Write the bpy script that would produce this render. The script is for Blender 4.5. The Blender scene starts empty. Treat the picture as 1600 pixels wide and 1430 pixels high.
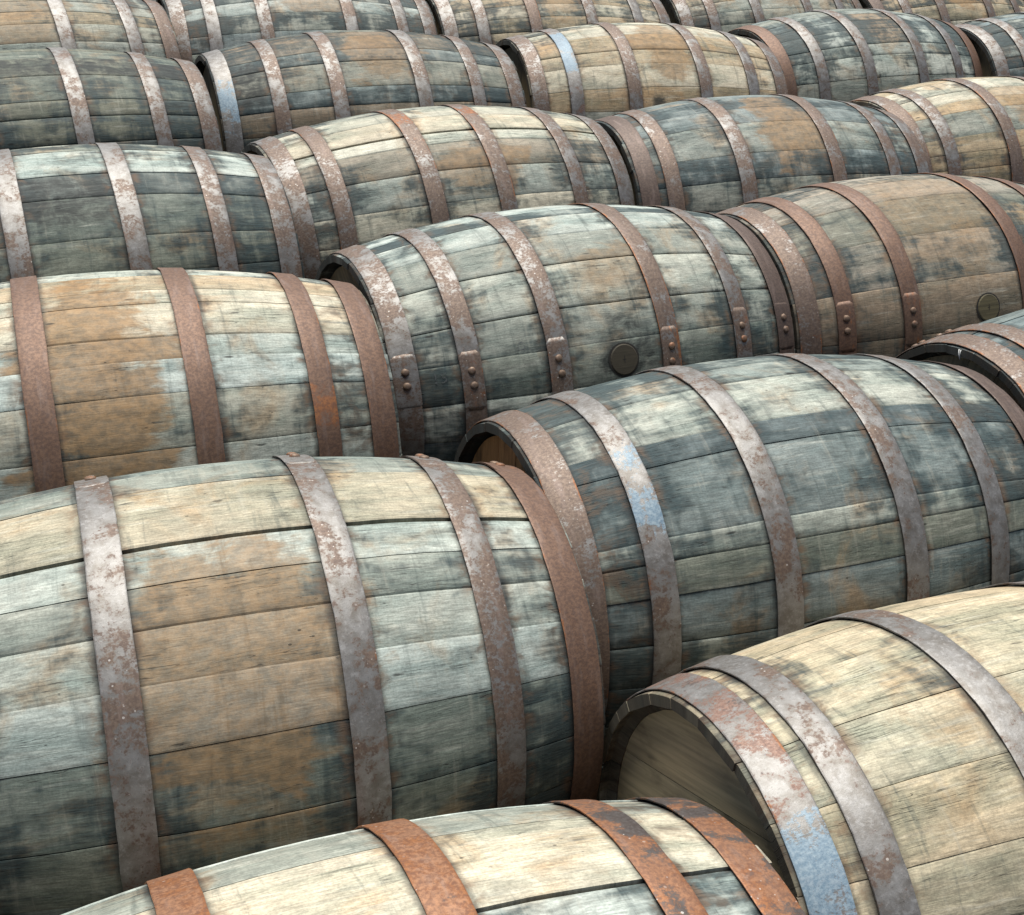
import bpy, math, random
from mathutils import Matrix, Vector, noise
R = math.radians
sc = bpy.context.scene
col = sc.collection

# ------------------------------------------------------------------ camera
cam_d = bpy.data.cameras.new('camera')
cam = bpy.data.objects.new('camera', cam_d); col.objects.link(cam); sc.camera = cam
F_PX, PITCH, CAM_H, ROLL = 1938.076, 31.8060, 1.50564, 5.3058
cam_d.sensor_fit = 'HORIZONTAL'; cam_d.sensor_width = 36.0
cam_d.lens = F_PX / 1600 * 36.0
cam_d.clip_start = 0.02; cam_d.clip_end = 6000
_p, _r = R(PITCH), R(ROLL)
fw = Vector((0, math.cos(_p), -math.sin(_p))); rt = Vector((1, 0, 0)); up = Vector((0, math.sin(_p), math.cos(_p)))
rt2 = rt * math.cos(_r) + up * math.sin(_r); up2 = -rt * math.sin(_r) + up * math.cos(_r)
m = Matrix((rt2, up2, -fw)).transposed().to_4x4(); m.translation = (0, 0, CAM_H)
cam.matrix_world = m

# ------------------------------------------------------------------ world, sun, exposure
SUN_EL, SUN_AZ = 71.0, 345.0            # azimuth clockwise from +Y
world = bpy.data.worlds.new('World'); sc.world = world; world.use_nodes = True
wn = world.node_tree.nodes; wl = world.node_tree.links
bg = wn['Background']
sky = wn.new('ShaderNodeTexSky'); sky.sky_type = 'NISHITA'; sky.sun_disc = False
sky.sun_elevation = R(SUN_EL); sky.sun_rotation = R(SUN_AZ)
sky.air_density = 1.0; sky.dust_density = 2.5; sky.ozone_density = 1.0
wl.new(sky.outputs[0], bg.inputs[0]); bg.inputs[1].default_value = 0.05
sun_d = bpy.data.lights.new('sun', 'SUN'); sun_d.energy = 4.0; sun_d.angle = R(50); sun_d.color = (1.0, 0.985, 0.915)
sun = bpy.data.objects.new('sun', sun_d); col.objects.link(sun)
sd = Vector((math.sin(R(SUN_AZ)) * math.cos(R(SUN_EL)), math.cos(R(SUN_AZ)) * math.cos(R(SUN_EL)), math.sin(R(SUN_EL))))
sun.rotation_euler = sd.to_track_quat('Z', 'Y').to_euler(); sun.location = sd * 20
vs = sc.view_settings
vs.view_transform = 'Standard'; vs.look = 'None'; vs.gamma = 1.0; vs.use_curve_mapping = False
vs.exposure = 0.98

# ------------------------------------------------------------------ node helpers
class NT:
    def __init__(s, name):
        s.mat = bpy.data.materials.new(name); s.mat.use_nodes = True
        s.t = s.mat.node_tree; s.n = s.t.nodes; s.l = s.t.links
        s.bsdf = s.n['Principled BSDF']
    def put(s, sock, v):
        if isinstance(v, bpy.types.NodeSocket): s.l.new(v, sock)
        elif isinstance(v, (tuple, list)) and len(v) == 3 and sock.type == 'RGBA': sock.default_value = (*v, 1)
        else: sock.default_value = v
    def math(s, op, a, b=None, c=None, clamp=False):
        n = s.n.new('ShaderNodeMath'); n.operation = op; n.use_clamp = clamp
        for i, v in enumerate((a, b, c)):
            if v is not None: s.put(n.inputs[i], v)
        return n.outputs[0]
    def ramp(s, x, lo, hi, a=0.0, b=1.0):          # smooth step
        n = s.n.new('ShaderNodeMapRange'); n.interpolation_type = 'SMOOTHSTEP'
        for i, v in enumerate((x, lo, hi, a, b)): s.put(n.inputs[i], v)
        return n.outputs[0]
    def mix(s, f, a, b, mode='MIX'):
        n = s.n.new('ShaderNodeMix'); n.data_type = 'RGBA'; n.blend_type = mode
        s.put(n.inputs[0], f); s.put(n.inputs[6], a); s.put(n.inputs[7], b)
        return n.outputs[2]
    def attr(s, name, kind='OBJECT'):
        n = s.n.new('ShaderNodeAttribute'); n.attribute_type = kind; n.attribute_name = name
        return n
    def vec(s, x, y, z):
        n = s.n.new('ShaderNodeCombineXYZ')
        for i, v in enumerate((x, y, z)): s.put(n.inputs[i], v)
        return n.outputs[0]
    def sep(s, v):
        n = s.n.new('ShaderNodeSeparateXYZ'); s.put(n.inputs[0], v); return n.outputs
    def noise(s, v, scale=1.0, detail=3.0, rough=0.55, dist=0.0):
        n = s.n.new('ShaderNodeTexNoise'); n.noise_dimensions = '3D'
        s.put(n.inputs['Vector'], v); n.inputs['Scale'].default_value = scale
        n.inputs['Detail'].default_value = detail; n.inputs['Roughness'].default_value = rough
        n.inputs['Distortion'].default_value = dist
        return n.outputs[0]
    def voronoi(s, v, scale):
        n = s.n.new('ShaderNodeTexVoronoi'); s.put(n.inputs['Vector'], v); n.inputs['Scale'].default_value = scale
        return n.outputs['Distance']
    def bump(s, h, strength, dist):
        n = s.n.new('ShaderNodeBump'); n.inputs['Strength'].default_value = strength
        n.inputs['Distance'].default_value = dist; s.put(n.inputs['Height'], h)
        s.l.new(n.outputs[0], s.bsdf.inputs['Normal'])

# ------------------------------------------------------------------ materials
def wood_material():
    k = NT('weathered_oak')
    uv = k.sep(k.attr('UVMap', 'GEOMETRY').outputs['Vector']); t, v = uv[0], uv[1]
    seed = k.attr('seed').outputs['Fac']; bseed = k.attr('barrel_seed').outputs['Fac']
    tone = k.attr('tone').outputs['Color']; grime = k.attr('grime').outputs['Fac']
    gap = k.attr('hoop_gap', 'GEOMETRY').outputs['Fac']
    M = k.math
    # grain: long fibres, finer fibres, slight waviness
    wob = M('MULTIPLY', M('SUBTRACT', k.noise(k.vec(M('MULTIPLY', t, 7.0), M('MULTIPLY', v, 9.0), seed), 1, 2), .5), .012)
    vw = M('ADD', v, wob)
    fine = k.noise(k.vec(M('MULTIPLY', t, 45.0), M('MULTIPLY', vw, 460.0), seed), 1, 4, .68)
    grit = k.noise(k.vec(t, v, bseed), 330.0, 4, .75)
    drip = k.noise(k.vec(M('MULTIPLY', t, 70.0), M('MULTIPLY', v, 6.0), M('ADD', bseed, 17.0)), 1, 5, .65, .4)
    mid = k.noise(k.vec(M('MULTIPLY', t, 8.5), M('MULTIPLY', vw, 105.0), M('ADD', seed, 31.0)), 1, 4, .6)
    broad = k.noise(k.vec(M('MULTIPLY', t, 5.5), M('MULTIPLY', vw, 22.0), M('ADD', seed, 7.0)), 1, 4, .6)
    blot = k.noise(k.vec(M('MULTIPLY', t, 8.0), M('MULTIPLY', v, 8.0), bseed), 1, 5, .62, .6)
    spot = k.noise(k.vec(M('MULTIPLY', t, 55.0), M('MULTIPLY', v, 75.0), bseed), 1, 4, .65)
    mot = k.noise(k.vec(M('MULTIPLY', t, 24.0), M('MULTIPLY', v, 30.0), M('ADD', bseed, 5.0)), 1, 5, .66, .5)
    # base colour, sun bleached and tanned fibres
    c = k.mix(k.ramp(broad, .35, .68), tone, k.mix(1.0, tone, (.60, .67, .68), 'MULTIPLY'))
    c = k.mix(M('MULTIPLY', k.ramp(blot, .50, .70), .50), c, (.29, .168, .070))
    c = k.mix(M('MULTIPLY', k.ramp(mid, .52, .74), .34), c, (.42, .415, .36))
    c = k.mix(M('MULTIPLY', k.ramp(spot, .55, .75), .20), c, (.05, .045, .038))
    g = M('MULTIPLY_ADD', k.ramp(fine, .28, .72), .55, .66)
    g = M('MULTIPLY', g, M('MULTIPLY', M('MULTIPLY_ADD', k.ramp(grit, .3, .7), .36, .82), M('MULTIPLY_ADD', k.ramp(mot, .3, .7), -.32, 1.14)))
    c = k.mix(1.0, c, k.vec(g, g, g), 'MULTIPLY')
    c = k.mix(M('MULTIPLY', k.ramp(drip, .54, .70), .42), c, (.040, .054, .050))
    c = k.mix(M('MULTIPLY', k.ramp(drip, .44, .32), .22), c, (.30, .285, .235))
    # brown soaked patch around the bung line
    soak = k.attr('soak').outputs['Fac']
    def patch(name, edge):
        a = k.attr(name); s = k.sep(a.outputs['Vector'])
        dt = M('DIVIDE', M('ABSOLUTE', M('SUBTRACT', t, s[0])), s[2])
        dv = M('DIVIDE', M('ABSOLUTE', M('SUBTRACT', v, s[1])), a.outputs['Alpha'])
        d = M('POWER', M('ADD', M('POWER', dt, 2.5), M('POWER', dv, 2.5)), .4)
        d = M('ADD', d, M('MULTIPLY', M('SUBTRACT', blot, .5), 2.4))
        d = M('ADD', d, M('MULTIPLY', M('SUBTRACT', mid, .5), .5))
        d = M('ADD', d, M('MULTIPLY', M('SUBTRACT', broad, .5), .5))
        d = M('ADD', d, soak)
        return k.ramp(d, 1.0 + edge, 1.0 - edge)
    ps = k.attr('stain_amount').outputs['Fac']
    pm = M('MULTIPLY', patch('stain', .16), ps)
    brown = k.mix(k.ramp(spot, .35, .65), (.235, .133, .054), (.12, .071, .032))
    c = k.mix(M('MULTIPLY', pm, .80), c, brown)
    # blue black tannin and mould streaks: close to the iron hoops and in blotches
    near = k.ramp(gap, .07, .0)
    s1 = M('ADD', M('MULTIPLY', mid, .42), M('MULTIPLY', broad, .34)); s1 = M('ADD', s1, M('MULTIPLY', mot, .46)); s1 = M('ADD', s1, M('MULTIPLY', drip, .22)); s1 = M('SUBTRACT', s1, .22)
    s1 = M('ADD', s1, M('MULTIPLY', near, .15))
    s1 = M('ADD', s1, M('MULTIPLY', M('SUBTRACT', blot, .5), .75))
    s1 = M('ADD', s1, M('MULTIPLY_ADD', grime, .50, -.282))
    s1 = M('ADD', s1, k.ramp(M('ABSOLUTE', t), .08, .40, -.015, .065))
    s1 = M('ADD', s1, M('MULTIPLY', M('SUBTRACT', grit, .5), .16))
    s1 = M('ADD', s1, M('MULTIPLY', M('SUBTRACT', fine, .5), .16))
    mould = k.ramp(s1, .47, .71)
    c = k.mix(M('MULTIPLY', mould, .86), c, k.mix(k.ramp(fine, .3, .7), (.005, .0120, .0140), (.026, .047, .052)))
    dk = M('MULTIPLY', patch('dark_patch', .30), k.ramp(M('ADD', mot, M('MULTIPLY', mid, .5)), .55, .85, .25, 1.0))
    c = k.mix(M('MULTIPLY', dk, .88), c, k.mix(k.ramp(fine, .35, .7), (.008, .010, .010), (.03, .033, .030)))
    rs = M('MULTIPLY', k.ramp(gap, .022, .001), k.ramp(M('ADD', mot, M('MULTIPLY', fine, .3)), .62, .80))
    c = k.mix(M('MULTIPLY', rs, .6), c, (.15, .078, .036))
    # thin line along the hoop edge: iron stain plus painted gap shadow
    edge = M('MULTIPLY', k.ramp(gap, .009, .0), k.ramp(M('ADD', blot, M('MULTIPLY', fine, .4)), .42, .8))
    c = k.mix(M('MULTIPLY', edge, .75), c, (.014, .016, .017))
    # checks (fine drying cracks) and flecks
    ck = k.noise(k.vec(M('MULTIPLY', t, 9.0), M('MULTIPLY', vw, 190.0), M('ADD', seed, 53.0)), 1, 2, .5)
    ckm = M('MULTIPLY', k.ramp(M('ABSOLUTE', M('SUBTRACT', ck, .5)), .014, .003), k.ramp(broad, .52, .62))
    c = k.mix(M('MULTIPLY', ckm, .65), c, (.012, .011, .010))
    fl = k.ramp(k.voronoi(k.vec(M('MULTIPLY', t, 38.0), M('MULTIPLY', v, 60.0), bseed), 1.0), .10, .05)
    fl = M('MULTIPLY', fl, k.ramp(blot, .48, .60))
    c = k.mix(M('MULTIPLY', fl, .7), c, (.012, .011, .009))
    nick = k.voronoi(k.vec(M('MULTIPLY', t, 9.0), M('MULTIPLY', vw, 34.0), M('ADD', bseed, 3.3)), 1.0)
    nk = M('MULTIPLY', k.ramp(M('ADD', nick, M('MULTIPLY', spot, .12)), .16, .11), k.ramp(mid, .45, .55))
    c = k.mix(M('MULTIPLY', nk, .8), c, (.010, .009, .008))
    tc = k.n.new('ShaderNodeTexCoord'); nx = M('ABSOLUTE', k.sep(tc.outputs['Normal'])[0])
    c = k.mix(M('MULTIPLY', k.ramp(nx, .7, .9), M('MULTIPLY_ADD', blot, .5, .5)), c, (.045, .043, .036))
    k.put(k.bsdf.inputs['Base Color'], c)
    k.put(k.bsdf.inputs['Roughness'], M('MULTIPLY_ADD', mid, .2, .62))
    k.bsdf.inputs['Specular IOR Level'].default_value = .28
    h = M('ADD', M('MULTIPLY', fine, .5), M('MULTIPLY', mid, .7))
    h = M('SUBTRACT', h, M('MULTIPLY', ckm, 1.2)); h = M('SUBTRACT', h, M('MULTIPLY', fl, .8))
    k.bump(h, .55, .0012)
    return k.mat

def hoop_material():
    k = NT('rusted_hoop_iron')
    uv = k.sep(k.attr('UVMap', 'GEOMETRY').outputs['Vector']); w, v = uv[0], uv[1]
    seed = k.attr('seed').outputs['Fac']; rust = k.attr('rust').outputs['Fac']
    orange = k.attr('orange').outputs['Fac']; blue = k.attr('blue_paint').outputs['Fac']
    speck = k.attr('speck').outputs['Fac']; rbase = k.attr('rust_colour').outputs['Color']
    M = k.math
    P = k.vec(w, v, seed)
    big = k.noise(P, 14.0, 5, .6, .5); med = k.noise(P, 48.0, 5, .65, .3); tiny = k.noise(P, 420.0, 3, .7)
    pit = k.noise(P, 190.0, 4, .7)
    flow = k.noise(k.vec(M('MULTIPLY', w, 90.0), M('MULTIPLY', v, 14.0), seed), 1, 4, .6)
    steel = k.mix(k.ramp(med, .3, .7), (.200, .192, .185), (.120, .108, .096))
    steel = k.mix(M('MULTIPLY', k.ramp(pit, .5, .66), .45), steel, (.31, .30, .295))
    rc = k.mix(k.ramp(pit, .34, .66), rbase, k.mix(1.0, rbase, (.52, .48, .50), 'MULTIPLY'))
    rc = k.mix(M('MULTIPLY', k.ramp(flow, .5, .75), .45), rc, (.20, .145, .125))
    x = M('ADD', M('MULTIPLY', big, .75), M('MULTIPLY', med, .45)); x = M('SUBTRACT', x, .1)
    x = M('ADD', x, M('MULTIPLY', M('SUBTRACT', pit, .5), .55))
    x = M('ADD', x, M('MULTIPLY_ADD', rust, .8, -.4))
    rm = k.ramp(x, .45, .55)
    # bare scraped metal against rust
    ox = M('ADD', M('MULTIPLY', big, .45), M('MULTIPLY', med, .55))
    ox = M('ADD', M('ADD', ox, M('MULTIPLY_ADD', orange, .5, -.38)), M('MULTIPLY', M('SUBTRACT', pit, .5), .4))
    hwid = k.attr('half_width').outputs['Fac']
    ed = k.ramp(M('SUBTRACT', hwid, M('ABSOLUTE', w)), .005, .0005)
    ox = M('ADD', ox, M('MULTIPLY', M('MULTIPLY', ed, k.ramp(flow, .42, .62)), .25))
    op = k.attr('orange_place').outputs['Fac']
    ox = M('ADD', ox, M('MULTIPLY', k.ramp(M('ABSOLUTE', M('SUBTRACT', v, op)), .07, .01), .22))
    om = k.ramp(ox, .48, .58)
    rc = k.mix(om, rc, k.mix(k.ramp(pit, .35, .65), (.27, .105, .034), (.14, .054, .024)))
    bk = k.attr('black').outputs['Fac']
    bkm = k.ramp(M('ADD', M('ADD', M('MULTIPLY', k.noise(k.vec(w, v, M('ADD', seed, 23.0)), 13.0, 5, .6, .5), 1.0), M('MULTIPLY_ADD', bk, .6, -.5)), M('MULTIPLY', M('SUBTRACT', pit, .5), .3)), .46, .56)
    rc = k.mix(M('MULTIPLY', bkm, .9), rc, k.mix(k.ramp(pit, .35, .65), (.018, .020, .022), (.06, .056, .054)))
    c = k.mix(M('MULTIPLY', rm, .92), steel, rc)
    # old paint left in patches
    bx = M('ADD', k.noise(k.vec(w, v, M('ADD', seed, 11.0)), 11.0, 5, .62, .4), M('MULTIPLY_ADD', blue, .6, -.5))
    bx = M('ADD', bx, M('MULTIPLY', M('SUBTRACT', pit, .5), .45)); bx = M('ADD', bx, M('MULTIPLY', M('SUBTRACT', flow, .5), .35))
    bv = k.attr('blue_place').outputs['Fac']
    bx = M('ADD', bx, M('MULTIPLY', M('MULTIPLY', blue, .55), k.ramp(M('ABSOLUTE', M('SUBTRACT', v, bv)), .17, .05)))
    bm = M('MULTIPLY', k.ramp(bx, .52, .60), .85)
    c = k.mix(bm, c, k.mix(k.ramp(pit, .35, .7), (.085, .150, .210), (.21, .275, .32)))
    # pale scale, dark pits
    sx = k.ramp(k.math('SUBTRACT', k.voronoi(P, 120.0), M('MULTIPLY', k.ramp(med, .42, .7), .16)), M('MULTIPLY', speck, .22), M('MULTIPLY', speck, .12))
    sx = M('MULTIPLY', M('MULTIPLY', sx, k.ramp(speck, .05, .2)), k.ramp(M('ADD', big, M('MULTIPLY', pit, .3)), .62, .78))
    c = k.mix(M('MULTIPLY', sx, .7), c, (.48, .45, .42))
    dp = k.ramp(tiny, .60, .70)
    c = k.mix(M('MULTIPLY', dp, .45), c, (.03, .022, .020))
    k.put(k.bsdf.inputs['Base Color'], c)
    met = M('MULTIPLY', M('SUBTRACT', 1.0, M('MULTIPLY', rm, .30)), M('SUBTRACT', 1.0, M('MULTIPLY', bm, .9)))
    k.put(k.bsdf.inputs['Metallic'], M('MULTIPLY', met, .60))
    k.put(k.bsdf.inputs['Roughness'], M('ADD', M('MULTIPLY_ADD', rm, .06, .47), M('MULTIPLY', pit, .16)))
    k.bsdf.inputs['Specular IOR Level'].default_value = .5
    h = M('ADD', M('MULTIPLY', pit, .5), M('MULTIPLY', tiny, .25)); h = M('ADD', h, M('MULTIPLY', med, .6))
    h = M('ADD', h, M('MULTIPLY', bm, .25))
    k.bump(h, .45, .0009)
    return k.mat

def simple_wood(name, a, b, dark):
    k = NT(name); M = k.math
    uv = k.sep(k.attr('UVMap', 'GEOMETRY').outputs['Vector'])
    seed = k.attr('seed').outputs['Fac']; tone = k.attr('tone').outputs['Color']
    g = k.noise(k.vec(M('MULTIPLY', uv[0], 6.0), M('MULTIPLY', uv[1], 150.0), seed), 1, 4, .6)
    g2 = k.noise(k.vec(M('MULTIPLY', uv[0], 9.0), M('MULTIPLY', uv[1], 22.0), seed), 1, 4, .6)
    c = k.mix(k.ramp(g, .3, .7), k.mix(1.0, tone, a, 'MULTIPLY'), k.mix(1.0, tone, b, 'MULTIPLY'))
    c = k.mix(M('MULTIPLY', k.ramp(g2, .5, .74), .6), c, dark)
    k.put(k.bsdf.inputs['Base Color'], c); k.bsdf.inputs['Roughness'].default_value = .75
    k.bsdf.inputs['Specular IOR Level'].default_value = .25
    k.bump(g, .5, .0008)
    return k.mat

def ground_material():
    k = NT('gravel_yard'); M = k.math
    tc = k.n.new('ShaderNodeTexCoord'); o = tc.outputs['Object']
    a = k.noise(o, 1.3, 6, .6); b = k.noise(o, 45.0, 5, .7); d = k.voronoi(o, 60.0)
    c = k.mix(k.ramp(a, .35, .65), (.034, .033, .029), (.05, .048, .043))
    c = k.mix(k.ramp(b, .35, .65), c, (.075, .072, .064))
    c = k.mix(M('MULTIPLY', k.ramp(d, .25, .6), .6), c, (.02, .019, .017))
    k.put(k.bsdf.inputs['Base Color'], c); k.bsdf.inputs['Roughness'].default_value = .92
    k.bump(M('SUBTRACT', b, d), .8, .012)
    return k.mat

def ink_material():
    k = NT('faded_stencil_ink'); M = k.math
    tc = k.n.new('ShaderNodeTexCoord')
    n = k.noise(tc.outputs['Object'], 160.0, 4, .7)
    k.put(k.bsdf.inputs['Base Color'], k.mix(k.ramp(n, .35, .6), (.035, .04, .042), (.10, .11, .11)))
    k.put(k.bsdf.inputs['Alpha'], k.ramp(n, .60, .46)); k.bsdf.inputs['Roughness'].default_value = .8
    return k.mat

def plain(name, colour, rough):
    k = NT(name); tc = k.n.new('ShaderNodeTexCoord')
    n = k.noise(tc.outputs['Object'], 90.0, 3, .6)
    k.put(k.bsdf.inputs['Base Color'], k.mix(n, colour, tuple(x * .7 for x in colour)))
    k.bsdf.inputs['Roughness'].default_value = rough
    return k.mat

WOOD = wood_material(); HOOP = hoop_material()
HEAD = simple_wood('head_oak', (1.15, 1.12, 1.05), (.75, .74, .72), (.02, .02, .017))
GROUND = ground_material(); INK = ink_material()
SPLIT = plain('dark_split', (.012, .01, .008), .9); WIRE = plain('white_wire', (.7, .7, .68), .4)

# ------------------------------------------------------------------ ground
def mesh_object(name, verts, faces, mat, parent=None, uvs=None, smooth=None, attrs=None):
    me = bpy.data.meshes.new(name); me.from_pydata(verts, [], faces)
    if uvs is not None:
        lay = me.uv_layers.new(name='UVMap')
        li = [0] * len(me.loops); me.loops.foreach_get('vertex_index', li)
        flat = []
        for i in li: flat += uvs[i]
        lay.data.foreach_set('uv', flat)
    if attrs:
        for an, vals in attrs.items():
            a = me.attributes.new(an, 'FLOAT', 'POINT'); a.data.foreach_set('value', vals)
    if smooth is not None: me.polygons.foreach_set('use_smooth', smooth)
    me.materials.append(mat); me.update()
    o = bpy.data.objects.new(name, me); col.objects.link(o); o.parent = parent
    return o

def build_ground():
    xs = [-1500, -400, -100, -30, -10] + [-6 + .5 * i for i in range(25)] + [10, 30, 100, 400, 1500]
    ys = [-1500, -400, -100, -30, -10] + [-4 + .5 * i for i in range(29)] + [14, 30, 100, 400, 1500]
    vv = [(x, y, -.004 + .003 * noise.noise((x, y, 0))) for y in ys for x in xs]
    n = len(xs)
    ff = [(j * n + i, j * n + i + 1, (j + 1) * n + i + 1, (j + 1) * n + i) for j in range(len(ys) - 1) for i in range(n - 1)]
    o = mesh_object('ground', vv, ff, GROUND); o['kind'] = 'structure'
build_ground()

# ------------------------------------------------------------------ the barrel
L2, R0, RH, THICK = .431, .318, .264, .026
def prof(t): return R0 - (R0 - RH) * (t / .431) ** 2
def slope(t): return -2 * (R0 - RH) * t / .431 ** 2
HW = [.0445, .039, .041, .041, .039, .0445]               # hoop widths
H0 = [-.409, -.2955, -.1194, .1194, .2955, .409]

CREAM = (.45, .40, .305); PALE = (.38, .40, .355); TAN = (.30, .215, .122); GREY = (.225, .237, .205)
BLUE = (.132, .163, .165); DARK = (.055, .070, .072); BROWN = (.150, .102, .062); OLIVE = (.110, .118, .090)
RUSTY = (.150, .082, .050); MAUVE = (.155, .107, .078); DULL = (.10, .066, .050); ORNG = (.25, .115, .055)

def jitter(c, rnd, a):
    f = 1 + rnd.uniform(-a, a); w = rnd.uniform(-.05, .05)
    return [max(.01, c[0] * f * (1 + w)), max(.01, c[1] * f), max(.01, c[2] * f * (1 - w))]

def polar(t, r, th): return (t, -r * math.sin(th), r * math.cos(th))   # th = 0 is up, positive turns to the camera

def ends(hoops): return hoops[0][0] - hoops[0][1] / 2 - .0042, hoops[5][0] + hoops[5][1] / 2 + .0042

def build_stave(root, rnd, spec, th0, th1, g0, g1, hoops, tone, grime, sd0, sd1, idx):
    EL, ER = ends(hoops)
    ts = {EL, ER, EL + .012, ER - .012}
    for t, w in hoops:
        for e, s in ((t - w / 2, -1), (t + w / 2, 1)):
            for d in (-.004, 0, .012, .05): ts.add(e + s * d)
    ts |= {-.2, 0, .2}
    ts = sorted(t for t in ts if EL <= t <= ER)
    q = [ts[0]]
    for t in ts[1:]:
        if t - q[-1] > .0035: q.append(t)
    q[-1] = ER; ts = q
    off = rnd.uniform(-.0009, .0009); flat = rnd.uniform(.0001, .0009); ch = rnd.choice((.0003, .0005, .0009, .0014))
    e0, e1 = rnd.uniform(-.0014, .0014), rnd.uniform(-.0014, .0014); sd = rnd.uniform(0, 90)
    vv, uvs, gp = [], [], []
    for t in ts:
        r = prof(t) + off + .0006 * noise.noise((t * 7, sd, 0))
        tt = t + (e0 if t == ts[0] else e1 if t == ts[-1] else 0)
        w0 = .0016 * noise.noise((t * 9, sd0, 3)) + .0007 * noise.noise((t * 45, sd0, 5))
        w1 = .0016 * noise.noise((t * 9, sd1, 3)) + .0007 * noise.noise((t * 45, sd1, 5))
        a = th0 + (g0 * .5 + w0) / r; b = th1 + (-g1 * .5 + w1) / r
        c = .0022 / r
        endd = min(t - ts[0], ts[-1] - t)
        ri = r - THICK + (.013 if endd < .02 else 0)
        pts = [(a, r - ch), (a + c, r), (a * .68 + b * .32, r - flat), (a * .32 + b * .68, r - flat), (b - c, r), (b, r - ch), (b, ri), (a, ri)]
        d = min(max(0, abs(t - h) - w / 2) for h, w in hoops)
        for th, rr in pts:
            vv.append(polar(tt, rr, th)); uvs.append((t, th * R0)); gp.append(d)
    n = 8; ff, sm = [], []
    for i in range(len(ts) - 1):
        for j in range(n):
            k2 = (j + 1) % n
            ff.append((i * n + j, i * n + k2, (i + 1) * n + k2, (i + 1) * n + j)); sm.append(j in (1, 2, 3))
    ff.append(tuple(range(n - 1, -1, -1))); sm.append(False)
    e = (len(ts) - 1) * n; ff.append(tuple(range(e, e + n))); sm.append(False)
    ff = [tuple(reversed(f)) for f in ff]
    o = mesh_object('stave', vv, ff, WOOD, root, uvs, sm, {'hoop_gap': gp})
    o['seed'] = rnd.uniform(0, 900); o['barrel_seed'] = spec['seed'] * 7.31; o['tone'] = tone; o['grime'] = grime
    o['soak'] = rnd.uniform(-.3, .3); o['stain'] = list(spec.get('stain', (9, 9, .1, .1))); o['stain_amount'] = float(spec.get('stain_amount', .9))
    o['dark_patch'] = list(spec.get('dark_patch', (9, 9, .1, .1)))
    return o

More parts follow.
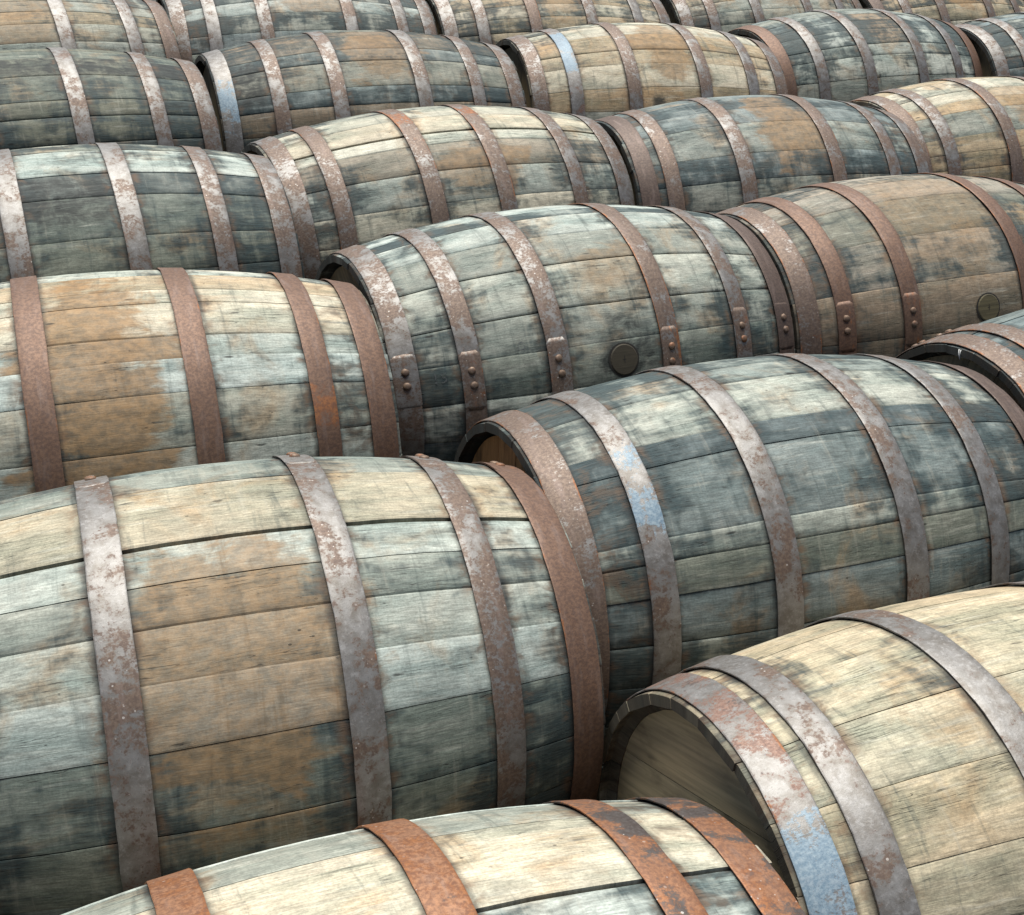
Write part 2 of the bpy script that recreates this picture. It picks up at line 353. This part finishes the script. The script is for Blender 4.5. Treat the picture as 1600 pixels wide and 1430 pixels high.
def build_hoop(root, rnd, t0, w, lap, style, blue_at=9.0, orange_at=9.0):
    sd = rnd.uniform(0, 99); N = 120; skew = rnd.uniform(0, .0028)
    th_ = .0019
    pr = [(-.5, 0), (-.5, .75), (-.47, 1), (-.2, 1), (.2, 1), (.47, 1), (.5, .75), (.5, 0)]
    vv, uvs, ff, sm = [], [], [], []
    for i in range(N):
        a = 2 * math.pi * i / N
        dx = .0011 * noise.noise((math.cos(a) * 1.7, math.sin(a) * 1.7, sd)) + .0006 * noise.noise((math.cos(a) * 9, math.sin(a) * 9, sd))
        dr = .0006 * noise.noise((math.cos(a) * 4, math.sin(a) * 4, sd + 5))
        rb, sl = prof(t0) + .0014, slope(t0)
        for x, y in pr:
            ex = .0007 * noise.noise((math.cos(a) * 14, math.sin(a) * 14, sd + x * 40)) if abs(x) > .45 else 0
            dent = .0009 * noise.noise((math.cos(a) * 11, math.sin(a) * 11, sd + x)) if abs(x) > .45 and y > 0 else 0
            tx = t0 + x * w + dx + ex + skew * math.sin(a + sd); r = rb + sl * (x * w) + y * th_ + dr + dent
            vv.append(polar(tx, r, a)); uvs.append((x * w + (y - 1) * th_, (a if a < math.pi else a - 2 * math.pi) * R0))
    m_ = len(pr)
    for i in range(N):
        for j in range(m_):
            k2 = (j + 1) % m_; i2 = (i + 1) % N
            ff.append((i * m_ + j, i * m_ + k2, i2 * m_ + k2, i2 * m_ + j)); sm.append(j in (2, 3, 4))
    # lapped end with clipped corners, riveted over the band
    if lap is not None:
        la = R(lap - 9.5); ln = .115 / R0; S = 14; base = len(vv); rows = []
        for i in range(S + 1):
            f = i / S; a = la + ln * f
            d = (1 - f) * ln * R0; d = min(d, f * ln * R0)
            hw = .5 * (1 - .30 * max(0, 1 - d / .009) ** 2) * .985
            lift = th_ * (1.0 if 0 < i < S else .15)
            row = []
            for x, y in ((-1, 0), (-1, .8), (-.92, 1), (.92, 1), (1, .8), (1, 0)):
                xx = x * hw; r = prof(t0) + .0014 + slope(t0) * xx * w + th_ * .98 + y * lift * .35
                row.append(len(vv)); vv.append(polar(t0 + xx * w, r, a)); uvs.append((xx * w + .3, a * R0))
            rows.append(row)
        for i in range(S):
            for j in range(6):
                k2 = (j + 1) % 6
                ff.append((rows[i][j], rows[i][k2], rows[i + 1][k2], rows[i + 1][j])); sm.append(j == 2)
        ff.append(tuple(reversed(rows[0]))); sm.append(False); ff.append(tuple(rows[-1])); sm.append(False)
    ff = [tuple(reversed(f)) for f in ff]
    o = mesh_object('hoop', vv, ff, HOOP, root, uvs, sm)
    def props(o, extra=0):
        o['seed'] = rnd.uniform(0, 900); o['rust'] = min(1.0, style['rust'] + extra); o['orange'] = style['orange']
        o['blue_paint'] = style['blue'] if not extra else 0.0; o['speck'] = style['speck']; o['half_width'] = w / 2; o['black'] = style.get('black', 0.0); o['blue_place'] = blue_at; o['orange_place'] = orange_at; o['rust_colour'] = list(style['col'])
    props(o)
    if lap is not None:
        for s in (-1, 1):
            a = R(lap + s * 2.55); r = prof(t0) + th_ * 1.3 + .0014; c = Vector(polar(t0 + rnd.uniform(-.002, .002), r, a)); nrm = Vector(polar(-slope(t0), 1, a)).normalized()
            ax = Vector((1, 0, 0)); u = (ax - nrm * ax.dot(nrm)).normalized(); v_ = nrm.cross(u)
            rv, rf, ru = [], [], []
            rings = [(.0074, -.001), (.0072, .0012), (.0058, .0030), (.0030, .0038)]
            for q, (rr, hh) in enumerate(rings):
                for i in range(12):
                    b = 2 * math.pi * i / 12; jr = rr * (1 + .22 * noise.noise((math.cos(b) * 2, math.sin(b) * 2, sd + s + q)))
                    rv.append(c + u * jr * math.cos(b) + v_ * jr * math.sin(b) + nrm * hh); ru.append((jr * math.cos(b), jr * math.sin(b)))
            rv.append(c + nrm * .0040); ru.append((0, 0))
            for q in range(3):
                for i in range(12):
                    i2 = (i + 1) % 12; rf.append((q * 12 + i, q * 12 + i2, q * 12 + 12 + i2, q * 12 + 12 + i))
            for i in range(12): rf.append((36 + i, 36 + (i + 1) % 12, 48))
            ro = mesh_object('rivet', rv, rf, HOOP, o, ru, [True] * len(rf)); props(ro, .25); ro['orange'] = rnd.uniform(.55, .85); ro['rust_colour'] = [.17, .11, .07]; ro['black'] = 0.0
    return o

def build_head(root, rnd, side, ang, tone, end):
    t = end - side * .022; ro = prof(end) - THICK + .004; n = 6
    ws = [rnd.uniform(.8, 1.25) for _ in range(n)]; s = sum(ws); ys = [-ro]
    for w in ws: ys.append(ys[-1] + 2 * ro * w / s)
    ca, sa = math.cos(ang), math.sin(ang)
    for i in range(n):
        y0, y1 = ys[i] + .0006, ys[i + 1] - .0006; K = 8; top = []
        for k2 in range(K + 1):
            y = y0 + (y1 - y0) * k2 / K; top.append((math.sqrt(max(1e-6, ro * ro - y * y)), y))
        out = top + [(-x, y) for x, y in reversed(top)]
        off = rnd.uniform(-.0007, .0007); z1 = t + side * off; z0 = t - side * .02
        vv = [(z1, x * ca - y * sa, x * sa + y * ca) for x, y in out] + [(z0, x * ca - y * sa, x * sa + y * ca) for x, y in out]
        m_ = len(out); uvs = [(x, y) for x, y in out] * 2
        ff = [tuple(range(m_)), tuple(range(2 * m_ - 1, m_ - 1, -1))] + [(j, j + m_, (j + 1) % m_ + m_, (j + 1) % m_) for j in range(m_)]
        if side < 0: ff = [tuple(reversed(f)) for f in ff]
        o = mesh_object('head_board', vv, ff, HEAD, root, uvs, [False] * len(ff))
        o['seed'] = rnd.uniform(0, 900); o['tone'] = jitter(tone, rnd, .16)

def build_bung(root, rnd, t, thd, tone):
    a = R(thd); c = Vector(polar(t, prof(t), a)); nrm = Vector(polar(0, 1, a)); u = Vector((1, 0, 0)); v_ = nrm.cross(u)
    rings = [(.0290, -.012), (.0290, .0012), (.0272, .0026), (.0150, .0030)]
    vv, ff, uvs = [], [], []
    for rr, hh in rings:
        for i in range(28):
            b = 2 * math.pi * i / 28
            vv.append(c + u * rr * math.cos(b) + v_ * rr * math.sin(b) + nrm * hh); uvs.append((rr * math.cos(b), rr * math.sin(b)))
    vv.append(c + nrm * .0030); uvs.append((0, 0))
    for q in range(3):
        for i in range(28):
            i2 = (i + 1) % 28; ff.append((q * 28 + i, q * 28 + i2, q * 28 + 28 + i2, q * 28 + 28 + i))
    for i in range(28): ff.append((84 + i, 84 + (i + 1) % 28, 112))
    o = mesh_object('bung', vv, ff, HEAD, root, uvs, [False] * len(ff)); o['seed'] = rnd.uniform(0, 99); o['tone'] = list(tone)
    rv2, rf2 = [], []
    for rr in (.0288, .0325):
        for i in range(28):
            b = 2 * math.pi * i / 28; q = rr * (1 + .02 * math.sin(3 * b)); p = c + u * q * math.cos(b) + v_ * q * math.sin(b)
            lift = prof(p.x) + .0013 - math.hypot(p.y, p.z); rv2.append(p + nrm * lift)
    for i in range(28): rf2.append((i, 28 + i, 28 + (i + 1) % 28, (i + 1) % 28))
    mesh_object('bung_seam', rv2, rf2, SPLIT, o)
    # star shaped split in the end grain
    sv, sf = [], []
    for b, ln, wd in ((1.5, .009, .0016), (4.7, .007, .0013), (.3, .004, .001), (3.0, .005, .001)):
        d = u * math.cos(b) + v_ * math.sin(b); e = u * -math.sin(b) + v_ * math.cos(b); z = nrm * .0034
        k2 = len(sv); sv += [c + z - e * wd * .5, c + z + d * ln * .6 - e * wd * .5, c + z + d * ln, c + z + d * ln * .55 + e * wd * .5, c + z + e * wd * .5]
        sf.append(tuple(range(k2, k2 + 5)))
    mesh_object('bung_split', sv, sf, SPLIT, o)

def build_stencil(root, text, t, thd, size):
    cu = bpy.data.curves.new('stencil', 'FONT'); cu.body = text; cu.size = size; cu.resolution_u = 3; cu.align_x = 'CENTER'; cu.align_y = 'CENTER'
    tmp = bpy.data.objects.new('stencil', cu); col.objects.link(tmp)
    dg = bpy.context.evaluated_depsgraph_get(); me = bpy.data.meshes.new_from_object(tmp.evaluated_get(dg))
    bpy.data.objects.remove(tmp); bpy.data.curves.remove(cu)
    for v in me.vertices:
        tt = t + v.co.x; a = R(thd) - v.co.y / R0
        v.co = polar(tt, prof(tt) + .0016, a)
    me.materials.clear(); me.materials.append(INK)
    o = bpy.data.objects.new('stencil_mark', me); col.objects.link(o); o.parent = root

STYLE = {
    'brown': dict(rust=.95, orange=.30, blue=0, speck=0, col=RUSTY),
    'brownspot': dict(rust=.95, orange=.42, blue=0, speck=0, col=RUSTY),
    'dull': dict(rust=.80, orange=.05, blue=0, speck=.15, col=DULL),
    'mauve': dict(rust=.52, orange=.12, blue=0, speck=.35, col=MAUVE),
    'mauveorange': dict(rust=.60, orange=.45, blue=0, speck=.3, col=MAUVE),
    'steel': dict(rust=.44, orange=.10, blue=0, speck=.3, col=MAUVE),
    'steelblue': dict(rust=.40, orange=.22, blue=.45, speck=.25, col=MAUVE, black=.1),
    'blue': dict(rust=.46, orange=.42, blue=.56, speck=.1, col=(.22, .13, .095), black=.7),
    'shiny': dict(rust=.12, orange=.1, blue=.5, speck=.1, col=MAUVE),
    'orange': dict(rust=.9, orange=.80, blue=0, speck=.30, col=(.29, .14, .07), black=.58),
    'orangeblack': dict(rust=.9, orange=.70, blue=0, speck=.42, col=ORNG, black=.86),
}

def build_barrel(spec):
    b = spec; rnd = random.Random(b['seed'])
    root = bpy.data.objects.new('barrel', None); col.objects.link(root)
    root.empty_display_size = .3
    x, y, yaw, dz, tilt = b['pose']
    ya, ti = R(yaw), R(tilt)
    a = Vector((math.cos(ya) * math.cos(ti), math.sin(ya) * math.cos(ti), math.sin(ti))); n = Vector((-math.sin(ya), math.cos(ya), 0)); u = a.cross(n)
    mm = Matrix((a, n, u)).transposed().to_4x4(); mm.translation = (x, y, R0 + dz)
    root.matrix_world = mm
    root['label'] = b['label']; root['category'] = 'barrel'; root['group'] = 'oak barrels lying in rows'
    hoops = [(H0[i] + b['hoops'][i], HW[i]) for i in range(6)]
    # stave joints: the ones seen in the photograph, the rest filled in at random widths
    seams = sorted(b.get('seams', [rnd.uniform(-8, 8)]))
    full = [seams[0]]
    for s in seams[1:]:
        gap = s - full[-1]; k2 = 1 if gap < 22 else round(gap / 13.5); base = full[-1]
        for j in range(1, k2): full.append(base + gap * (j + rnd.uniform(-.12, .12)) / k2)
        full.append(s)
    end = full[0] + 360
    while end - full[-1] > 17: full.append(full[-1] + rnd.uniform(8.0, 15.5))
    if end - full[-1] < 6: full.pop()
    full.append(end)
    gaps = [rnd.choice((.0002, .0003, .0006, .0010, .0016)) for _ in full]
    for i in range(len(full)):
        if rnd.random() < .10: gaps[i] = rnd.uniform(.0026, .004)
    for s in b.get('cracks', []):
        i = min(range(len(full)), key=lambda i: abs(full[i] - s)); gaps[i] = .0065
    gaps[-1] = gaps[0]
    sds = [rnd.uniform(0, 500) for _ in full]; sds[-1] = sds[0]
    ex = b.get('tones', {})
    for i in range(len(full) - 1):
        mid = (full[i] + full[i + 1]) / 2
        tone, gr = None, None
        for (lo, hi), val in ex.items():
            if lo <= mid < hi: tone, gr = val
        if tone is None:
            tone = rnd.choices([c for c, w in b['mix']], [w for c, w in b['mix']])[0]
            gr = b['grime'] + rnd.uniform(-.28, .28)
        ws_ = sum(w for c, w in b['mix']); mean = [sum(c[q] * w for c, w in b['mix']) / ws_ for q in range(3)]
        tone = [tone[q] * .68 + mean[q] * .32 for q in range(3)]
        build_stave(root, rnd, b, R(full[i]), R(full[i + 1]), gaps[i], gaps[i + 1], hoops, jitter(tone, rnd, .10), float(gr), sds[i], sds[i + 1], i)
    laps = b.get('laps', None)
    for i, (t, w) in enumerate(hoops):
        lap = laps[i] if laps else 190 + rnd.uniform(-14, 14)
        build_hoop(root, rnd, t, w, lap, STYLE[b['bands'][i]], float(b.get('blue_at', {}).get(i, 9.0)), float(b.get('orange_at', {}).get(i, 9.0)))
    for side in (-1, 1): build_head(root, rnd, side, b.get('head_angle', rnd.uniform(0, 3.1)), b.get('head_tone', (.17, .14, .09)), ends(hoops)[0 if side < 0 else 1])
    if 'bung' in b: build_bung(root, rnd, *b['bung'])
    for s in b.get('stencils', []): build_stencil(root, *s)
    return root

S_, MV, MO, DU, BR, BS, OR, SB, BL = 'steel', 'mauve', 'mauveorange', 'dull', 'brown', 'brownspot', 'orange', 'steelblue', 'blue'
Z6 = [0] * 6
BARRELS = [
 dict(id='A', seed=11, pose=(-0.0986, 0.5976, 24.876, -0.0001, -0.007), hoops=[0, 0, 0.021, -0.009, 0.017, -0.003], seams=[-30.2, -25.1, -13.1, -6.8, 7.2],
      tones={(-45.8, -7.8): (CREAM, .12), (-7.8, 7.2): (PALE, .55)}, mix=[(PALE, 3), (CREAM, 3), (GREY, 2), (TAN, 1)], grime=.42, bands=[OR, OR, OR, OR, 'orangeblack', 'orangeblack'],
      label='pale cream barrel with bright orange rusted hoops, cut by the bottom edge'),
 dict(id='B', seed=12, pose=(0.6438, 1.0978, 22.825, -0.0005, -0.582), hoops=[0.011, -0.039, -0.02, 0, 0, 0], seams=[-15.7, 1.4, 17.3, 32.8],
      mix=[((.40, .34, .235), 4), ((.37, .30, .20), 2), (PALE, 1)], grime=.08, bands=[BL, SB, SB, S_, S_, MV], blue_at={0: .20}, head_angle=-.5, head_tone=(.40, .34, .22),
      label='clean tan barrel at the lower right corner, blue paint on its rusty end hoop'),
 dict(id='C', seed=13, pose=(-0.3455, 1.2230, 22.918, 0.0069, -0.695), hoops=[0, -0.024, -0.025, -0.005, -0.002, -0.006], seams=[-23.9, -10.8, 10.6, 20.5, 30.3, 41.5, 54.7, 71.6, 85.3],
      tones={(-10.8, 10.6): ((.40, .315, .205), .10), (10.6, 20.5): (PALE, .25), (20.5, 30.3): (GREY, .40), (30.3, 41.5): (PALE, .25), (41.5, 54.7): (PALE, .22), (54.7, 71.6): (OLIVE, .50), (71.6, 86.3): (OLIVE, .5)},
      cracks=[10.6], stain=(-.02, .27, .115, .17), stain_amount=.85, mix=[(GREY, 3), (PALE, 2), (OLIVE, 2)], grime=.45, bands=[MV, MV, S_, S_, MV, BR], laps=[-31, -31, -30, -28, -27, -26],
      label='largest grey brown barrel at the left, long dark crack along its upper side'),
 dict(id='D', seed=14, pose=(0.3978, 1.7000, 24.082, -0.0053, -0.146), hoops=[0.005, -0.007, 0.002, -0.017, -0.023, 0], seams=[-15.6, -4.2, 14.6, 22.1, 42.9, 49.2, 58.2],
      tones={(-15.6, -4.2): (GREY, .5), (-4.2, 14.6): (PALE, .46), (14.6, 22.1): (DARK, .62), (22.1, 42.9): (BLUE, .5), (42.9, 49.2): (GREY, .55), (49.2, 59.2): (OLIVE, .4)},
      mix=[(BLUE, 3), (GREY, 3), (DARK, 1)], grime=.6, bands=[MO, SB, S_, S_, S_, DU], blue_at={1: .13}, head_angle=1.45, head_tone=(.36, .20, .085),
      label='blue grey barrel right of the largest one, pinkish hoop round its brown head'),
 dict(id='E', seed=15, pose=(1.1874, 2.1327, 25.487, 0.0000, -0.143), hoops=[0.005, -0.043, 0, 0, 0, 0], mix=[(BLUE, 3), (GREY, 3)], grime=.6, bands=[MO, MO, S_, S_, S_, S_],
      laps=[-44, -44, 190, 190, 190, 190], head_tone=(.24, .21, .14), wire=True,
      label='dark barrel end cut by the right edge, bit of white wire on its rim'),
 dict(id='X', seed=41, pose=(-.895, .190, 24.0, 0, 0), hoops=Z6, mix=[(PALE, 3), (GREY, 3), (TAN, 1)], grime=.45, bands=[MV, MV, S_, S_, MV, MV],  # unseen barrel continuing the row, added to shade the largest one's lower left
      label='barrel just outside the lower left corner, end to end with the orange hooped one'),
 dict(id='Y', seed=42, pose=(-1.160, .850, 23.0, 0, 0), hoops=Z6, mix=[(PALE, 3), (GREY, 3), (OLIVE, 1)], grime=.5, bands=[MV, MV, S_, S_, MV, MV],  # unseen neighbour carrying the row on, added to block side light
      label='barrel just outside the left edge, end to end with the largest one'),
 dict(id='F', seed=16, pose=(-0.6788, 1.7977, 23.525, 0.0005, -0.075), hoops=[0, 0, 0.004, 0.003, 0.013, -0.001], seams=[-9.6, 2.4, 9.9, 24.0, 31.8, 42.2, 57.8],
      tones={(-10.6, 2.4): (TAN, .1), (2.4, 24.0): (CREAM, .12), (24.0, 31.8): (PALE, .25), (31.8, 42.2): (PALE, .3), (42.2, 57.8): (GREY, .38)}, stain=(-.03, .18, .10, .24), stain_amount=1.0,
      mix=[(PALE, 3), (CREAM, 2), (GREY, 2)], grime=.34, orange_at={4: .283}, bands=[BR, BR, BR, BR, BS, BR],
      label='light barrel at the left edge with brown hoops and a big brown stain'),
 dict(id='G', seed=17, pose=(0.0543, 2.3069, 27.614, -0.0023, 0.103), hoops=[0.004, 0.006, -0.006, -0.009, -0.007, -0.003], seams=[-2.7, 11.0, 25.2, 42.4, 55.6, 69.5],
      tones={(-2.7, 11.0): (PALE, .35), (11.0, 25.2): (GREY, .3), (25.2, 42.4): (PALE, .35), (42.4, 55.6): (GREY, .45), (55.6, 69.5): (OLIVE, .45)}, stain=(.03, .17, .09, .05), stain_amount=.6, dark_patch=(.02, .315, .07, .09),
      mix=[(PALE, 3), (GREY, 3), (BLUE, 2)], grime=.52, bands=[MV, MV, MV, MO, MV, DU], laps=[58.2, 61.1, 61.3, 62.8, 59.0, 57.9], bung=(.006, 62.3, (.042, .036, .026)),
      stencils=[('15', -.347, 59.8, .029), ('G', -.192, 53.0, .023)],
      label='pale blue grey barrel mid picture with a round bung in a dark stain'),
 dict(id='H', seed=18, pose=(0.8342, 2.7025, 26.212, 0.0018, 0.455), hoops=[0.006, -0.028, -0.053, 0.022, 0, 0], seams=[-6, 10, 30, 50, 70],
      mix=[((.21, .155, .105), 3), ((.25, .215, .17), 4), (OLIVE, 1)], grime=.36, bands=[MO, BR, BR, BS, BR, BR], laps=[190, 62.1, 62.6, 200, 195, 190], bung=(.023, 62.9, (.085, .073, .043)),
      stain=(-.02, .05, .14, .2), stain_amount=.45,
      label='brown grey barrel by the right edge with a yellowish split bung low on its side'),
 dict(id='I', seed=19, pose=(-0.9630, 2.3904, 26.089, 0.0011, 1.106), hoops=[0, 0, 0.017, -0.009, -0.013, 0.004], seams=[-3, 16, 28, 45],
      tones={(-3, 16): (PALE, .4), (16, 28): (DARK, .62), (28, 60): (OLIVE, .52)}, dark_patch=(-.02, .16, .10, .05), mix=[(OLIVE, 3), (GREY, 3), (PALE, 1)], grime=.56, bands=[S_, S_, S_, S_, MV, MV],
      label='dark greenish barrel at the left edge with pale top staves, above the brown hooped one'),
 dict(id='J', seed=20, pose=(-0.2486, 2.9180, 28.938, -0.0018, 0.844), hoops=[0.005, -0.018, 0.019, -0.047, -0.022, 0.003], seams=[-8, 4, 17, 24, 38, 52],
      tones={(-8, 4): (CREAM, .3), (4, 17): (CREAM, .12), (17, 24): (CREAM, .08), (24, 38): (BROWN, .35), (38, 52): (GREY, .4)}, cracks=[17], stain=(.03, .22, .12, .07), stain_amount=.7,
      mix=[(CREAM, 3), (PALE, 2), (GREY, 2)], grime=.34, orange_at={2: .01, 3: .0}, bands=[MV, MO, MO, MO, MV, MV],
      label='whitish cream barrel with orange rust on top of two middle hoops, above the bunged one'),
 dict(id='K', seed=21, pose=(0.5640, 3.2902, 22.851, -0.0016, 0.434), hoops=[0.005, -0.044, -0.03, -0.005, 0.011, 0], seams=[-6, 8, 20, 38],
      tones={(-8, 8): (BLUE, .65), (8, 20): (BLUE, .45), (20, 38): (GREY, .35)}, stain=(.02, .12, .09, .13), stain_amount=.85, mix=[(BLUE, 3), (GREY, 3), (TAN, 2)], grime=.44, bands=[DU, MO, MV, MO, MV, MV],
      label='blue grey barrel with a brown patch mid side, right of the whitish cream one'),
 dict(id='L', seed=22, pose=(1.3222, 3.7454, 25.709, -0.0020, 0.078), hoops=[0.003, -0.024, 0, 0, 0, 0], mix=[(CREAM, 3), (TAN, 3), (GREY, 1)], grime=.28, bands=[MO, MV, MO, MV, MV, MV], stain=(.02, .05, .09, .15), stain_amount=.6,
      label='tan barrel at the right edge, end to end with the brown patched blue grey one'),
 dict(id='M', seed=23, pose=(-1.3067, 3.0757, 29.100, 0.0011, 0.857), hoops=[0, 0, 0, -0.018, -0.004, 0.002], tones={(-20, 14): (DARK, .85), (14, 34): (OLIVE, .55)}, dark_patch=(.20, .01, .30, .11), mix=[(OLIVE, 3), (GREY, 3), (BROWN, 1)], grime=.54,
      bands=[S_, S_, MV, S_, MV, MV], label='almost black topped barrel at the upper left edge with three grey hoops showing'),
 dict(id='N', seed=24, pose=(-0.5358, 3.5883, 24.730, 0.0015, 0.575), hoops=[-0.004, 0.014, -0.002, -0.002, -0.009, 0.002], mix=[(GREY, 3), (OLIVE, 2), (BLUE, 2), (BROWN, 3)], grime=.50, blue_at={0: .257}, bands=['shiny', MV, MV, S_, MV, MV], stain=(.03, .1, .1, .12), stain_amount=.7,
      dark_patch=(-.36, .2, .05, .08), label='dark mottled barrel with a shiny blue steel hoop round its left end'),
 dict(id='O', seed=25, pose=(0.2845, 4.0302, 21.527, -0.0001, -0.299), hoops=[0.002, -0.004, -0.002, -0.002, 0.002, 0], mix=[(CREAM, 4), (TAN, 3), (PALE, 2)], grime=.26, blue_at={1: .12}, bands=[MV, BL, MV, MV, S_, MV], stain=(.02, .14, .1, .12), stain_amount=.8,
      dark_patch=(-.045, .335, .03, .03), label='warm cream barrel with one light blue painted hoop near its left end'),
 dict(id='P', seed=26, pose=(1.0560, 4.5455, 27.732, 0.0016, 0.437), hoops=[-0.003, 0.006, 0.009, -0.003, 0.001, 0], mix=[(BLUE, 3), (GREY, 3), (PALE, 2)], grime=.5, bands=[BR, S_, S_, S_, S_, BR], stain=(.02, .1, .09, .12), stain_amount=.8,
      label='grey blue barrel with bright steel hoops, right of the light blue hooped one'),
 dict(id='Q', seed=27, pose=(1.8784, 4.8672, 24.623, -0.0004, 0.028), hoops=[0.001, -0.008, 0, 0, 0, 0], mix=[(BLUE, 3), (GREY, 3)], grime=.55, bands=[S_, S_, S_, S_, S_, S_],
      label='grey barrel end at the upper right edge with pale steel hoops'),
 dict(id='R', seed=28, pose=(-1.5853, 3.7172, 31.573, 0.0003, 0.254), hoops=[0, 0, 0, -0.012, 0.009, 0.001], mix=[(GREY, 3), (PALE, 2), (TAN, 2)], grime=.4, bands=[S_, S_, S_, S_, S_, MO], stain=(.0, .1, .1, .12), stain_amount=.6,
      label='grey tan barrel in the top left corner with bright pale hoops'),
 dict(id='S', seed=29, pose=(-0.8491, 4.2323, 24.560, -0.0003, 0.121), hoops=[0.003, -0.01, -0.026, 0.01, 0.012, -0.001], mix=[(GREY, 3), (PALE, 2), (BLUE, 1), (BROWN, 2)], grime=.46, bands=[MV, SB, MV, MV, S_, MV], stain=(.03, .05, .12, .14), stain_amount=.7,
      label='grey barrel at the top edge, second from the top left corner'),
 dict(id='T', seed=30, pose=(-0.0424, 4.6301, 23.844, 0.0002, 0.278), hoops=[0.001, -0.001, 0.005, -0.019, -0.003, 0.002], mix=[(CREAM, 2), (PALE, 2), (TAN, 3), (GREY, 1)], grime=.34, bands=[S_, S_, MO, MV, S_, MV], stain=(.0, .1, .1, .15), stain_amount=.6,
      label='tan barrel at the top edge above the light blue hooped one'),
 dict(id='U', seed=31, pose=(0.7643, 5.1299, 27.536, -0.0001, -0.054), hoops=[0.001, -0.007, 0.002, 0, -0.003, 0], mix=[(PALE, 3), (GREY, 3), (TAN, 1)], grime=.34, bands=[MV, S_, S_, S_, S_, MV], stain=(.0, .1, .1, .15), stain_amount=.7,
      label='pale grey barrel at the top edge above the bright steel hooped one'),
 dict(id='V', seed=32, pose=(1.5600, 5.4923, 28.680, -0.0006, -0.028), hoops=[0.002, 0, -0.014, 0, 0, 0], mix=[(CREAM, 2), (TAN, 3), (PALE, 2)], grime=.3, bands=[DU, MV, MV, MV, MV, MV], stain=(.0, .1, .1, .15), stain_amount=.8,
      label='tan barrel in the top right corner'),
]

def tube(name, pts, r, mat, parent):
    vv, ff = [], []
    for i, p in enumerate(pts):
        d = (Vector(pts[min(i + 1, len(pts) - 1)]) - Vector(pts[max(i - 1, 0)])).normalized()
        a = d.orthogonal().normalized(); b = d.cross(a)
        for k2 in range(6):
            q = 2 * math.pi * k2 / 6; vv.append(Vector(p) + a * r * math.cos(q) + b * r * math.sin(q))
    for i in range(len(pts) - 1):
        for k2 in range(6):
            j = (k2 + 1) % 6; ff.append((i * 6 + k2, i * 6 + j, i * 6 + 6 + j, i * 6 + 6 + k2))
    ff += [tuple(range(5, -1, -1)), tuple(range(len(vv) - 6, len(vv)))]
    return mesh_object(name, vv, ff, mat, parent, None, [True] * len(ff))

for spec in BARRELS:
    root = build_barrel(spec)
    if spec.get('wire'):
        a0 = R(-14); EL = H0[0] + spec['hoops'][0] - HW[0] / 2 - .0042; rr = prof(EL)
        for da in (0, .018):
            p = [polar(EL - .0025, rr - .002, a0 + da), polar(EL - .004, rr - .010, a0 + da * .6 + .006), polar(EL - .003, rr - .020, a0 + .02)]
            tube('wire', p, .0008, WIRE, root)
bpy.context.view_layer.update()
